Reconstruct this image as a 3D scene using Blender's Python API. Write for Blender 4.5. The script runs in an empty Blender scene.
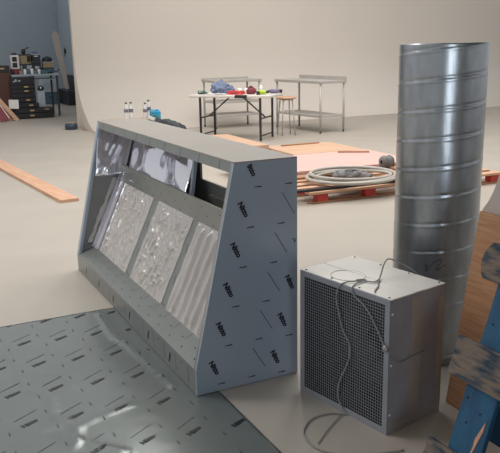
import bpy, bmesh, math, random
from mathutils import Vector, Matrix, noise

random.seed(7)
S = bpy.context.scene
COL = S.collection
PI = math.pi
YAW = 0.46                       # every wall and bench of the hall is squared to this direction
U = Vector((math.cos(YAW), math.sin(YAW), 0))
V = Vector((-math.sin(YAW), math.cos(YAW), 0))

# ------------------------------------------------------------------ camera
cam_d = bpy.data.cameras.new('camera')
cam = bpy.data.objects.new('camera', cam_d)
COL.objects.link(cam)
S.camera = cam
cam_d.sensor_fit = 'HORIZONTAL'
cam_d.sensor_width = 36.0
cam_d.lens = 729.9 / 500.0 * 36.0
cam_d.clip_start = 0.05
cam_d.clip_end = 200
pitch, roll = 0.24161, -0.01773
_fw = Vector((0, math.cos(pitch), -math.sin(pitch)))
_up = Vector((0, math.sin(pitch), math.cos(pitch)))
_rt = Vector((1, 0, 0))
_r2 = _rt * math.cos(roll) + _up * math.sin(roll)
_u2 = -_rt * math.sin(roll) + _up * math.cos(roll)
cam.matrix_world = Matrix(((_r2.x, _u2.x, -_fw.x, 0), (_r2.y, _u2.y, -_fw.y, 0), (_r2.z, _u2.z, -_fw.z, 1.5), (0, 0, 0, 1)))

# ------------------------------------------------------------------ light
W = bpy.data.worlds.new('hall_air')
S.world = W
W.use_nodes = True
_bg = W.node_tree.nodes['Background']
_bg.inputs[0].default_value = (0.93, 0.96, 1.0, 1)
_bg.inputs[1].default_value = 0.58


def area(name, loc, target, sx, sy, energy, col):
    d = bpy.data.lights.new(name, 'AREA')
    d.shape = 'RECTANGLE'
    d.size, d.size_y, d.energy, d.color = sx, sy, energy, col
    o = bpy.data.objects.new(name, d)
    COL.objects.link(o)
    o.location = loc
    o.rotation_euler = (Vector(target) - Vector(loc)).to_track_quat('-Z', 'Y').to_euler()
    return o


for _k in range(4):  # overhead studio light, split into strips for sharper highlights
    area('studio_overhead_light', (-1.5 + 1.9 * _k, 9.6 - 0.4 * _k, 5.8), (-1.5 + 1.9 * _k, 10.0 - 0.4 * _k, 0), 0.5, 7.0, 150, (1.0, 0.975, 0.945))
for _k in range(2):  # added strips that put highlights on the hood's wrap and mirrors
    area('hall_highlight_strip', (-3.6 - 2.2 * _k, 4.2, 4.8), (-3.2 - 2.0 * _k, 4.3, 0), 0.35, 5.0, 95, (1.0, 0.98, 0.95))
area('roller_door_daylight', (1.8, -4.6, 1.3), (0.6, 3.0, 0.8), 1.6, 2.4, 70, (0.84, 0.92, 1.0))

vs = S.view_settings
S.display_settings.display_device = 'sRGB'
vs.view_transform = 'Standard'
vs.look = 'None'
vs.gamma = 1.0
vs.use_curve_mapping = False
vs.exposure = 0.0


# ------------------------------------------------------------------ materials
def lin(c):
    return tuple((x / 255 / 12.92) if x / 255 <= 0.04045 else ((x / 255 + 0.055) / 1.055) ** 2.4 for x in c) + (1.0,)


def mat(name, rgb, rough=0.6, metal=0.0, var=0.0, scale=8.0, bump=0.0, bscale=None, stretch=None, rgb2=None, spec=0.5, thresh=None, aniso=0, trans=0, coat=0, alpha=1):
    m = bpy.data.materials.new(name)
    m.use_nodes = True
    nt = m.node_tree
    b = nt.nodes['Principled BSDF']
    b.inputs['Roughness'].default_value = rough
    b.inputs['Metallic'].default_value = metal
    b.inputs['Specular IOR Level'].default_value = spec
    if trans:
        b.inputs['Transmission Weight'].default_value = trans
    if coat:
        b.inputs['Coat Weight'].default_value = coat
        b.inputs['Coat Roughness'].default_value = 0.12
    if alpha < 1:
        b.inputs['Alpha'].default_value = alpha
    c = lin(rgb)
    b.inputs['Base Color'].default_value = c
    tc = nt.nodes.new('ShaderNodeTexCoord')
    mp = nt.nodes.new('ShaderNodeMapping')
    nt.links.new(tc.outputs['Object'], mp.inputs['Vector'])
    if stretch:
        mp.inputs['Scale'].default_value = stretch
    if var or rgb2:
        n = nt.nodes.new('ShaderNodeTexNoise')
        n.inputs['Scale'].default_value = scale
        n.inputs['Detail'].default_value = 5
        nt.links.new(mp.outputs[0], n.inputs['Vector'])
        r = nt.nodes.new('ShaderNodeValToRGB')
        if thresh:
            r.color_ramp.elements[0].position, r.color_ramp.elements[1].position = thresh
        else:
            r.color_ramp.elements[0].position, r.color_ramp.elements[1].position = 0.3, 0.7
        if rgb2:
            c2 = lin(rgb2)
        else:
            c2 = tuple(min(1, x * (1 + var)) for x in c[:3]) + (1,)
            c = tuple(x * (1 - var) for x in c[:3]) + (1,)
        r.color_ramp.elements[0].color = c
        r.color_ramp.elements[1].color = c2
        nt.links.new(n.outputs['Fac'], r.inputs[0])
        nt.links.new(r.outputs[0], b.inputs['Base Color'])
    if bump:
        n2 = nt.nodes.new('ShaderNodeTexNoise')
        n2.inputs['Scale'].default_value = bscale or scale
        n2.inputs['Detail'].default_value = 3
        nt.links.new(mp.outputs[0], n2.inputs['Vector'])
        bp = nt.nodes.new('ShaderNodeBump')
        bp.inputs['Strength'].default_value = bump
        bp.inputs['Distance'].default_value = 0.02
        nt.links.new(n2.outputs['Fac'], bp.inputs['Height'])
        nt.links.new(bp.outputs[0], b.inputs['Normal'])
    return m


M = {}
M['cove'] = mat('cove_paint', (210, 200, 188), 0.75, var=0.02, scale=0.5)
M['cove_end'] = mat('bare_board', (218, 204, 186), 0.8, var=0.06, scale=4)
M['floor'] = mat('concrete', (170, 161, 149), 0.5, var=0.05, scale=1.6, bump=0.04, bscale=30)
M['bluewall'] = mat('blue_grey_paint', (158, 170, 178), 0.85, var=0.03, scale=1)
M['white_wall'] = mat('white_paint', (205, 198, 190), 0.8, var=0.02, scale=1)
M['film'] = mat('film_blue', (156, 167, 180), 0.34, 0.25, var=0.02, scale=2.0, bump=0.05, bscale=3.0)
M['film_grey'] = mat('film_grey', (132, 134, 130), 0.34, 0.35, var=0.04, scale=5, bump=0.10, bscale=7.0)
M['film_sheet'] = mat('film_sheet', (126, 131, 128), 0.24, 0.45, var=0.05, scale=2.5, bump=0.12, bscale=5)
M['film_top_reflect'] = mat('film_top_reflect', (150, 144, 136), 0.42, 0.3, var=0.03, scale=3, bump=0.05, bscale=6)  # beige base carries the reflected hall instead of the film's blue-grey
M['ink'] = mat('black_ink', (14, 15, 22), 0.5)
M['ink_grey'] = mat('grey_ink', (66, 72, 84), 0.5)
M['mirror'] = mat('polished_steel', (240, 238, 246), 0.06, 0.72, bump=0.10, bscale=3.0)
M['steel'] = mat('brushed_steel', (168, 168, 166), 0.35, 0.9, var=0.06, scale=6, stretch=(1, 1, 12))
M['bench'] = mat('bench_steel', (182, 176, 168), 0.5, 0.3, var=0.05, scale=5)
M['galv'] = mat('galvanised', (168, 172, 176), 0.3, 1.0, var=0.12, scale=26, stretch=(1, 1, 0.35), bump=0.08, bscale=14)
M['galv_seam'] = mat('seam_shadow', (80, 84, 88), 0.5, 0.8)
M['galv_dull'] = mat('galvanised_dull', (148, 149, 156), 0.45, 0.3, var=0.10, scale=7, bump=0.06, bscale=12)
M['box_top_reflect'] = mat('box_top_reflect', (220, 216, 208), 0.45, 0.2, var=0.04, scale=6)  # pale base carries the reflection of the bright cove
M['tape'] = mat('foil_tape', (170, 166, 162), 0.4, 0.5, var=0.05, scale=20, bump=0.2, bscale=30)
M['wire'] = mat('mesh_wire', (150, 152, 156), 0.45, 0.5)
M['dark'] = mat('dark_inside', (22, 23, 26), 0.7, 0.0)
M['cable'] = mat('cable_rubber', (132, 132, 132), 0.5)
M['plastic_wrap'] = mat('plastic_wrap', (208, 200, 194), 0.14, 0.0, var=0.03, scale=14, bump=0.12, bscale=30, alpha=0.75, coat=1.0)
M['baffle'] = mat('filter_steel', (168, 160, 150), 0.4, 0.5)
M['oak'] = mat('oak_veneer', (160, 112, 80), 0.5, rgb2=(190, 142, 104), scale=5, stretch=(1.2, 16, 3), bump=0.03)
M['grey_panel'] = mat('grey_panel', (178, 166, 156), 0.7, var=0.03, scale=3)
M['bluewood'] = mat('blue_paint_wood', (20, 62, 92), 0.65, rgb2=(34, 90, 122), scale=5, stretch=(4, 1, 4), bump=0.25, bscale=12)
M['worn'] = mat('worn_wood', (40, 58, 72), 0.85, rgb2=(116, 102, 90), scale=9, stretch=(1, 3.5, 1), bump=0.5, bscale=16, thresh=(0.36, 0.54))
M['chip'] = mat('bare_chip', (196, 146, 118), 0.8, var=0.15, scale=30)
M['pine'] = mat('pine', (190, 146, 116), 0.65, rgb2=(208, 166, 136), scale=4, stretch=(1, 10, 4))
M['pine_dark'] = mat('pine_dark', (150, 108, 80), 0.7, rgb2=(176, 132, 100), scale=4, stretch=(1, 8, 4))
M['ply'] = mat('plywood', (190, 154, 126), 0.65, rgb2=(204, 168, 140), scale=2, stretch=(1, 8, 3))
M['pink'] = mat('pink_board', (206, 168, 158), 0.7, var=0.03, scale=3)
M['red'] = mat('red_paint', (190, 58, 50), 0.6, var=0.15, scale=18)
M['hose'] = mat('hose_grey', (176, 170, 160), 0.45, var=0.04, scale=10)
M['black'] = mat('black_plastic', (34, 34, 36), 0.5)
M['grey_fabric'] = mat('grey_fabric', (120, 118, 118), 0.85, var=0.25, scale=14, bump=0.4, bscale=14)
M['table_top'] = mat('white_plastic', (214, 206, 196), 0.5, var=0.02)
M['leg_dark'] = mat('dark_leg_steel', (62, 60, 60), 0.45, 0.5)
M['denim'] = mat('blue_grey_cloth', (112, 122, 146), 0.9, var=0.3, scale=16, bump=0.4, bscale=14)
M['white'] = mat('white_matter', (226, 222, 216), 0.5, var=0.02)
M['redcase'] = mat('red_plastic', (206, 66, 66), 0.5, var=0.05)
M['maroon'] = mat('maroon', (126, 52, 62), 0.6, var=0.2, scale=30)
M['lime'] = mat('lime_plastic', (176, 200, 54), 0.5, var=0.05)
M['green'] = mat('green_plastic', (70, 110, 92), 0.5)
M['violet'] = mat('violet_grey', (120, 108, 140), 0.6)
M['clear'] = mat('bottle_plastic', (232, 232, 230), 0.12, alpha=0.55)
M['cyan'] = mat('cyan_wrap', (40, 146, 186), 0.25, var=0.25, scale=12, bump=0.3, bscale=14)
M['label_grey'] = mat('bottle_label', (110, 112, 122), 0.5)
M['chest'] = mat('black_lacquer', (36, 36, 40), 0.5, var=0.15, scale=6)
M['brass'] = mat('tan_pull', (196, 164, 110), 0.5)
M['brown'] = mat('brown_cabinet', (84, 52, 42), 0.6, var=0.15, scale=3, stretch=(5, 5, 1))
M['worktop'] = mat('pale_worktop', (164, 176, 184), 0.5)
M['grey_box'] = mat('grey_box', (178, 184, 190), 0.6, var=0.08)
M['blue_box'] = mat('blue_box', (82, 106, 126), 0.5, var=0.08)
M['tan'] = mat('tan_box', (160, 140, 112), 0.7, var=0.1)
M['charcoal'] = mat('charcoal', (58, 60, 66), 0.6, var=0.15)
M['drum'] = mat('drum_blue', (56, 66, 80), 0.35, 0.2)


# ------------------------------------------------------------------ mesh helpers
class MB:
    def __init__(self):
        self.bm = bmesh.new()

    def box(self, c, s, rot=None, mi=0):
        r = bmesh.ops.create_cube(self.bm, size=1.0)
        mt = Matrix.Translation(Vector(c)) @ (rot.to_4x4() if rot else Matrix.Identity(4)) @ Matrix.Diagonal((*s, 1))
        bmesh.ops.transform(self.bm, matrix=mt, verts=r['verts'])
        for f in {f for v in r['verts'] for f in v.link_faces}:
            f.material_index = mi
        return self

    def bx(self, x0, x1, y0, y1, z0, z1, mi=0):
        return self.box(((x0 + x1) / 2, (y0 + y1) / 2, (z0 + z1) / 2), (abs(x1 - x0), abs(y1 - y0), abs(z1 - z0)), mi=mi)

    def bar(self, p0, p1, w, d=None, mi=0):
        p0, p1 = Vector(p0), Vector(p1)
        ax = p1 - p0
        q = ax.to_track_quat('Z', 'Y').to_matrix()
        return self.box((p0 + p1) / 2, (w, d or w, ax.length), q, mi)

    def tube(self, pts, r, seg=8, closed=False, mi=0, cap=True):
        pts = [Vector(p) for p in pts]
        n = len(pts)
        rings = []
        nrm = None
        for i, p in enumerate(pts):
            a = pts[(i - 1) % n] if (closed or i > 0) else p
            b = pts[(i + 1) % n] if (closed or i < n - 1) else p
            t = (b - a).normalized()
            if nrm is None:
                nrm = t.orthogonal().normalized()
            nrm = (nrm - t * nrm.dot(t))
            nrm = nrm.normalized() if nrm.length > 1e-6 else t.orthogonal().normalized()
            bn = t.cross(nrm)
            rr = r[i] if isinstance(r, (list, tuple)) else r
            rings.append([self.bm.verts.new(p + (nrm * math.cos(2 * PI * k / seg) + bn * math.sin(2 * PI * k / seg)) * rr) for k in range(seg)])
        for i in range(n if closed else n - 1):
            A, B = rings[i], rings[(i + 1) % n]
            for k in range(seg):
                f = self.bm.faces.new((A[k], A[(k + 1) % seg], B[(k + 1) % seg], B[k]))
                f.smooth = True
                f.material_index = mi
        if cap and not closed:
            for R, rev in ((rings[0], True), (rings[-1], False)):
                f = self.bm.faces.new(list(reversed(R)) if rev else R)
                f.material_index = mi
        return self

    def lathe(self, prof, c=(0, 0, 0), seg=24, mi=0, smooth=True):
        c = Vector(c)
        rings = []
        for r, z in prof:
            if r < 1e-5:
                rings.append([self.bm.verts.new(c + Vector((0, 0, z)))])
            else:
                rings.append([self.bm.verts.new(c + Vector((r * math.cos(2 * PI * k / seg), r * math.sin(2 * PI * k / seg), z))) for k in range(seg)])
        for A, B in zip(rings, rings[1:]):
            for k in range(seg):
                k2 = (k + 1) % seg
                if len(A) == 1 and len(B) == 1:
                    continue
                if len(A) == 1:
                    f = self.bm.faces.new((A[0], B[k2], B[k]))
                elif len(B) == 1:
                    f = self.bm.faces.new((A[k], A[k2], B[0]))
                else:
                    f = self.bm.faces.new((A[k], A[k2], B[k2], B[k]))
                f.smooth = smooth
                f.material_index = mi
        return self

    def prism(self, poly, d0, d1, fn, mi=0):
        """extrude a 2D polygon; fn(p, q, d) gives the 3D point"""
        a = [self.bm.verts.new(fn(p, q, d0)) for p, q in poly]
        b = [self.bm.verts.new(fn(p, q, d1)) for p, q in poly]
        n = len(poly)
        fs = [self.bm.faces.new(a), self.bm.faces.new(list(reversed(b)))]
        for i in range(n):
            fs.append(self.bm.faces.new((a[(i + 1) % n], a[i], b[i], b[(i + 1) % n])))
        for f in fs:
            f.material_index = mi
        return self

    def grid(self, nx, ny, fn, mi=0, smooth=True):
        g = [[self.bm.verts.new(fn(i / nx, j / ny)) for j in range(ny + 1)] for i in range(nx + 1)]
        for i in range(nx):
            for j in range(ny):
                f = self.bm.faces.new((g[i][j], g[i + 1][j], g[i + 1][j + 1], g[i][j + 1]))
                f.smooth = smooth
                f.material_index = mi
        return self

    def blob(self, c, s, amp=0.15, fr=3.0, seed=0, sub=3, mi=0, floor=None, rot=None):
        r = bmesh.ops.create_icosphere(self.bm, subdivisions=sub, radius=1.0)
        for v in r['verts']:
            d = 1 + amp * noise.noise(v.co * fr + Vector((seed * 7.3, seed, 0)))
            p = Vector((v.co.x * s[0] * d, v.co.y * s[1] * d, v.co.z * s[2] * d))
            if rot:
                p = rot @ p
            p += Vector(c)
            if floor is not None and p.z < floor:
                p.z = floor
            v.co = p
        for f in {f for v in r['verts'] for f in v.link_faces}:
            f.smooth = True
            f.material_index = mi
        return self

    def build(self, name, mats, parent=None, bevel=0.0, fix=True, seg=2):
        if fix:
            bmesh.ops.recalc_face_normals(self.bm, faces=self.bm.faces)
        me = bpy.data.meshes.new(name)
        self.bm.to_mesh(me)
        self.bm.free()
        for m in (mats if isinstance(mats, (list, tuple)) else [mats]):
            me.materials.append(M[m])
        o = bpy.data.objects.new(name, me)
        COL.objects.link(o)
        if parent:
            o.parent = parent
        if bevel:
            b = o.modifiers.new('bevel', 'BEVEL')
            b.width, b.segments, b.limit_method = bevel, seg, 'ANGLE'
        return o


def tag(o, label, cat, group=None):
    o['label'] = label
    o['category'] = cat
    if group:
        o['group'] = group
    return o


def thing(name, label, cat, loc=(0, 0, 0), rotz=0.0, group=None, matrix=None):
    o = bpy.data.objects.new(name, None)
    COL.objects.link(o)
    o.empty_display_size = 0.1
    if matrix is not None:
        o.matrix_world = matrix
    else:
        o.location = loc
        o.rotation_euler = (0, 0, rotz)
    return tag(o, label, cat, group)


def place(o, loc, rotz=0.0):
    o.location = loc
    o.rotation_euler = (0, 0, rotz)
    return o


def struct(o):
    o['kind'] = 'structure'
    return o


def basis(origin, x, y, z):
    return Matrix(((x[0], y[0], z[0], origin[0]), (x[1], y[1], z[1], origin[1]), (x[2], y[2], z[2], origin[2]), (0, 0, 0, 1)))


def spline(pts, n=8, closed=False):
    pts = [Vector(p) for p in pts]
    out = []
    m = len(pts)
    for i in range(m if closed else m - 1):
        p0 = pts[(i - 1) % m] if (closed or i > 0) else pts[i]
        p1, p2 = pts[i], pts[(i + 1) % m]
        p3 = pts[(i + 2) % m] if (closed or i + 2 < m) else p2
        for k in range(n):
            t = k / n
            out.append(0.5 * ((2 * p1) + (p2 - p0) * t + (2 * p0 - 5 * p1 + 4 * p2 - p3) * t * t + (3 * p1 - p0 - 3 * p2 + p3) * t ** 3))
    if not closed:
        out.append(pts[-1])
    return out


# printed word of the protective film, as flat outlines
def text_faces(body, size, shear=0.25, bold=0.018):
    cu = bpy.data.curves.new('printed_word', 'FONT')
    cu.body, cu.size, cu.shear, cu.offset = body, size, shear, bold
    cu.align_x, cu.align_y = 'CENTER', 'CENTER'
    cu.resolution_u = 2
    o = bpy.data.objects.new('printed_word', cu)
    COL.objects.link(o)
    dg = bpy.context.evaluated_depsgraph_get()
    ev = o.evaluated_get(dg)
    me = ev.to_mesh()
    vs_ = [v.co.copy() for v in me.vertices]
    fs_ = [tuple(p.vertices) for p in me.polygons]
    ev.to_mesh_clear()
    bpy.data.objects.remove(o)
    bpy.data.curves.remove(cu)
    return vs_, fs_


NITTO = text_faces('Nitto', 0.043, 0.12, 0.0024)


def print_word(mb, fn, x, y, ang, mi, scale=1.0, clip=None):
    ca, sa = math.cos(ang), math.sin(ang)
    pts = [(x + (v.x * ca - v.y * sa) * scale, y + (v.x * sa + v.y * ca) * scale) for v in NITTO[0]]
    vv = [mb.bm.verts.new(fn(*p)) for p in pts]
    for f in NITTO[1]:
        if clip and not all(clip(*pts[i]) for i in f):
            continue
        try:
            mb.bm.faces.new([vv[i] for i in f]).material_index = mi
        except ValueError:
            pass
    loose = [v for v in vv if not v.link_faces]
    for v in loose:
        mb.bm.verts.remove(v)


def print_line(mb, fn, x, y, ang, L, w, mi, clip=None, taper=1.0):
    ca, sa = math.cos(ang), math.sin(ang)
    q = []
    for a, b in ((-L / 2, -w / 2), (L / 2, -w / 2 * taper), (L / 2, w / 2 * taper), (-L / 2, w / 2)):
        q.append((x + a * ca - b * sa, y + a * sa + b * ca))
    if clip and not all(clip(*p) for p in q):
        return
    mb.bm.faces.new([mb.bm.verts.new(fn(*p)) for p in q]).material_index = mi


# ================================================================== STRUCTURE
mb = MB()
mb.bx(-16, 16, -8, 30, -0.1, 0.0)
struct(mb.build('floor', 'floor'))

# white studio cove: a wall that sweeps into the floor
WL = Vector((-3.2957, 14.4456, 0))
prof = [(1.24, 0.001), (0.92, 0.045), (0.6, 0.17), (0.23, 0.44), (-0.02, 0.77), (-0.12, 1.14), (-0.155, 1.6), (-0.16, 2.6), (-0.16, 6.0)]
pp = spline([(a, z, 0) for a, z in prof], 6)
poly = [(p.x, max(p.y, 0.001)) for p in pp]
outer = poly + [(-0.27, 6.0), (-0.27, 0.001)]
mb = MB()
a = [mb.bm.verts.new((0, -t, z)) for t, z in outer]
b = [mb.bm.verts.new((17.0, -t, z)) for t, z in outer]
n = len(outer)
for i in range(n):
    f = mb.bm.faces.new((a[i], a[(i + 1) % n], b[(i + 1) % n], b[i]))
    f.smooth = i < len(poly) - 1
    f.material_index = 0 if i < len(poly) - 1 else 1
mb.bm.faces.new(a).material_index = 1
mb.bm.faces.new(b).material_index = 1
cove = mb.build('wall_rear', ['cove', 'cove_end'])
place(cove, WL, YAW)
struct(cove)

C0 = Vector((-5.72, 22.95, 0))
mb = MB()
mb.bx(-10.0, 0.12, 0, 0.15, 0, 3.6)
struct(place(mb.build('wall_back', 'bluewall'), C0, YAW))
mb = MB()
mb.bx(0, 0.12, -8.2, 0, 0, 3.6)
struct(place(mb.build('wall_side', 'bluewall'), C0, YAW))
# unseen ceiling and wall behind the camera, added to shade the foreground
mb = MB()
mb.bx(0.5, 9, 2.3, 5.2, 3.0, 3.2)
mb.bx(-1.2, 9, -6.0, 2.3, 2.55, 3.2)
struct(place(mb.build('shade_ceiling', 'bluewall'), (0, 0, 0), 0))
mb = MB()
mb.bx(-1.2, 9, -5.2, -5.0, 0, 2.545)
struct(mb.build('shade_wall', 'bluewall'))
# trunking run down the corner
mb = MB()
mb.bx(-0.05, -0.005, -0.05, -0.005, 0, 3.5)
struct(place(mb.build('trim_1', 'bluewall'), C0, YAW))

# ================================================================== EXTRACTION HOOD
HD = Vector((-0.247, 2.9588, 0))
HY = 0.4583
HL = 2.178
hood = thing('extraction_hood', 'long wedge-shaped stainless kitchen extraction hood still in printed protective film, standing on the floor', 'extraction hood', (HD.x, HD.y, 0.003), HY)
ZT, XT, XB, TOE = 1.019, 0.206, 0.512, 0.117
ex, ez = (XT - 0.0) / 0.925, (ZT - TOE) / 0.925


def slope(e, off=0.0):
    """point on the sloping front, e metres up from the toe; off = inwards"""
    return (0.0 + ex * e + ez * off, TOE + ez * e - ex * off)


prof_end = [(0, 0), (0, TOE), (XT, ZT), (XB, ZT), (XB, 0)]


def inside(x, z, m=0.004):
    if not (m < z < ZT - m and x < XB - m):
        return False
    if z < TOE:
        return x > m
    return x > (z - TOE) / (ZT - TOE) * XT + m


# near end panel with printed film
mb = MB()
mb.prism(prof_end, 0.0, 0.012, lambda p, q, d: (p, d, q))
fn = lambda x, z: (x, -0.0006, z)
for i in range(-1, 7):
    for j in range(-1, 3):
        wx, wz = 0.283 - 0.0395 * i + 0.308 * j, 0.993 - 0.1755 * i + 0.018 * j - (0.03 if j else 0)
        print_word(mb, fn, wx, wz, -1.085, 1, 0.78, inside)
        print_line(mb, fn, wx + 0.226 - 0.31, wz + 0.015, -1.03, 0.118, 0.0035, 2, inside)
        print_line(mb, fn, wx + 0.033, wz - 0.083, 0.02, 0.036, 0.0030, 1, inside, 2.0)
        print_line(mb, fn, wx + 0.185, wz - 0.083, 0.02, 0.036, 0.0030, 1, inside, 2.0)
near = mb.build('end_panel', ['film', 'ink', 'ink_grey'], hood)
near['label'] = 'near end panel in blue-grey film printed with repeated words'

mb = MB()
mb.prism(prof_end, HL - 0.012, HL, lambda p, q, d: (p, d, q))
# inward flange on the front edge of the far end
mb.prism([slope(0), slope(0.925), slope(0.925, 0.02), slope(0, 0.02)], HL - 0.045, HL - 0.012, lambda p, q, d: (p, d, q))
mb.build('end_panel', 'film', hood)

mb = MB()
mb.prism([slope(-0.0), slope(0.925), slope(0.925, 0.015), slope(0.0, 0.015)], 0.012, 0.03, lambda p, q, d: (p, d, q))
mb.build('corner_flange', 'steel', hood)

# mirror-bright lining of the far end and the back
mb = MB()


def lining(pts, fn, d=0.004):
    a = [mb.bm.verts.new(fn(p, q, 0)) for p, q in pts]
    b = [mb.bm.verts.new(fn(p, q, d)) for p, q in pts]
    mb.bm.faces.new(a)
    mb.bm.faces.new(list(reversed(b)))
    for k in range(len(a)):
        mb.bm.faces.new((a[(k + 1) % len(a)], a[k], b[k], b[(k + 1) % len(a)]))


# lean added so both linings mirror brighter surroundings, foot out from the wall
def end_sheet(a, b):
    q = 0.665 + 0.33 * b
    x = 0.140 + (0.203 - 0.140) * b + a * ((0.345 + 0.13 * b) - (0.140 + 0.063 * b))
    lean = 0.07 * (1 - b)
    wav = 0.030 * noise.noise(Vector((a * 3.4, b * 2.8, 6.2))) * math.sin(PI * min(1, a + 0.1))
    return (x, HL - 0.020 - lean + wav - 0.010, q)


mb.grid(30, 30, end_sheet)
l = mb.build('end_lining', 'mirror', hood, fix=False)
l.modifiers.new('thickness', 'SOLIDIFY').thickness = 0.0015
l['label'] = 'mirror-polished inner lining of the far end, slightly buckled'


def back_sheet(a, b):
    y0, y1 = 0.96 + 0.14 * b, HL - 0.125 + 0.095 * b
    wav = 0.026 * noise.noise(Vector((a * 5.0, b * 2.4, 2.3)))
    return (0.474 - 0.14 * (1 - b) ** 1.3 + wav, y0 + a * (y1 - y0), 0.64 + 0.355 * b)


mb = MB()
mb.grid(50, 30, back_sheet)
l = mb.build('back_lining', 'mirror', hood, fix=False)
l.modifiers.new('thickness', 'SOLIDIFY').thickness = 0.0015
l['label'] = 'mirror-polished inner back, slightly buckled'
mb = MB()
lining([(1.098, 0.995), (1.070, 0.995), (0.935, 0.64), (0.958, 0.64)], lambda p, q, d: (0.478 - 0.105 * (0.995 - q) / 0.33 + d, p, q), 0.02)
mb.build('back_flange', 'film', hood)

# back: full low panel, upper part open near the end
mb = MB()
mb.bx(0.497, 0.509, 0.013, HL - 0.013, 0.012, 0.765)
mb.bx(0.497, 0.509, 1.08, HL - 0.013, 0.765, ZT - 0.013)
mb.bx(0.475, 0.496, 0.014, 0.92, 0.69, 0.702)
mb.build('back_panel', 'film_grey', hood)

# top and front fascia in one folded sheet
mb = MB()
f0, f1 = slope(0.882), slope(0.925)
mb.bx(XT - 0.001, XB, 0.0005, HL - 0.0005, ZT, ZT + 0.006)
mb.build('top_panel', 'film_top_reflect', hood)
mb = MB()
mb.prism([f0, f1, slope(0.925, 0.014), slope(0.882, 0.014)], 0.0305, HL - 0.046, lambda p, q, d: (p, d, q))
for k in range(9):
    y = 0.14 + k * 0.235
    mb.prism([slope(0.884, -0.0006), slope(0.922, -0.0006), slope(0.922, -0.0002), slope(0.884, -0.0002)], y, y + 0.004, lambda p, q, d: (p, d, q), 1)
mb.build('front_fascia', ['film_grey', 'ink_grey'], hood)

# sloping ledge and toe kick
LB0, LB1 = Vector((0.0, 0, TOE)), Vector((0.128, 0, 0.166))
ld = (LB1 - LB0).normalized()
LLEN = (LB1 - LB0).length
mb = MB()
mb.prism([(0.0, TOE), (0.128, 0.166), (0.130, 0.156), (0.010, TOE - 0.008)], 0.0305, HL - 0.013, lambda p, q, d: (p, d, q))


def g(y, e):
    p = LB0 + ld * e
    return (p.x, y, p.z + 0.0007)


for k in range(13):
    y = 0.10 + k * 0.16
    print_line(mb, g, y + 0.05, 0.10, 1.5, 0.055, 0.003, 2)
    for q in range(2):
        print_line(mb, g, y + q * 0.08, 0.035 + 0.04 * q, 0.4, 0.014, 0.006, 1)
mb.build('lower_ledge', ['film_grey', 'ink', 'ink_grey'], hood)
mb = MB()
mb.bx(0.0, 0.010, 0.0125, HL - 0.0125, 0.0, TOE - 0.001)
g = lambda y, z: (-0.0006, y, z)
for k in range(13):
    y = 0.10 + k * 0.16
    print_line(mb, g, y, 0.060, 1.35, 0.085, 0.003, 2)
    if k % 2:
        print_word(mb, g, y + 0.08, 0.052, -1.1, 1, 0.6)
    else:
        print_line(mb, g, y + 0.08, 0.09, 0.3, 0.016, 0.005, 1)
mb.build('toe_panel', ['film_grey', 'ink', 'ink_grey'], hood)

# reclined filter bank
FB, FT = Vector((0.124, 0, 0.169)), Vector((0.325, 0, 0.600))
fd = (FT - FB).normalized()
fnrm = Vector((-fd.z, 0, fd.x))
FLEN = (FT - FB).length


def fpt(y, e, off=0.0):
    p = FB + fd * e + fnrm * off
    return (p.x, y, p.z)


def fprism(mb, y0, y1, e0, e1, o0, o1, mi=0):
    c = [fpt(y, e, o) for y in (y0, y1) for e in (e0, e1) for o in (o0, o1)]
    v = [mb.bm.verts.new(p) for p in c]
    for q in ((0, 1, 3, 2), (4, 6, 7, 5), (0, 4, 5, 1), (2, 3, 7, 6), (0, 2, 6, 4), (1, 5, 7, 3)):
        mb.bm.faces.new([v[i] for i in q]).material_index = mi


for y0, y1 in ((0.013, 0.155), (0.695, 0.795), (1.32, 1.435), (2.005, 2.03)):
    mb = MB()
    fprism(mb, y0, y1, 0.0, FLEN, -0.012, 0.0)
    for e in (0.12, 0.30):
        v = [mb.bm.verts.new(fpt(y, ee, 0.0006)) for y, ee in ((y0 + 0.03, e), (y0 + 0.034, e), (y0 + 0.050, e + 0.05), (y0 + 0.046, e + 0.05))]
        if y1 - y0 > 0.05:
            mb.bm.faces.new(v).material_index = 1
    mb.build('filter_frame', ['film_grey', 'ink'], hood)

# polished upright channel in the far corner
mb = MB()
fprism(mb, 2.032, 2.05, -0.01, FLEN + 0.10, -0.02, 0.03)
fprism(mb, 2.05, 2.10, -0.01, FLEN + 0.10, -0.02, -0.005)
fprism(mb, 2.10, 2.118, -0.01, FLEN + 0.10, -0.02, 0.03)
c = mb.build('upright_channel', 'mirror', hood)
c['label'] = 'polished upright channel'
# film still on the lower inside of the far end, its edge peeling off
mb = MB()
mb.prism([(0.012, 0.13), (0.128, 0.66), (0.36, 0.63), (0.13, 0.18)], HL - 0.0150, HL - 0.0125, lambda p, q, d: (p, d, q))
bp_ = mb.build('inner_film', 'film_grey', hood)


def peel(a, b):
    x = 0.10 + b * 0.21 + (a - 0.5) * (0.05 + 0.03 * noise.noise(Vector((b * 9, 3, 0))))
    return (x, HL - 0.018 - 0.022 * math.sin(a * PI) * (0.7 + 0.6 * noise.noise(Vector((a * 2, b * 10, 1)))), 0.19 + b * 0.44)


mb = MB()
mb.grid(6, 40, peel)
pf = mb.build('peeled_film', 'plastic_wrap', bp_, fix=False)
pf['label'] = 'crumpled strip of peeled white film'

# upper rail above the filters
mb = MB()
r0, r1 = FT, Vector((0.330, 0, 0.725))
rd = (r1 - r0).normalized()
rn = Vector((-rd.z, 0, rd.x))
RL = (r1 - r0).length


def rpt(y, e, off):
    p = r0 + rd * e + rn * off
    return (p.x, y, p.z)


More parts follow.
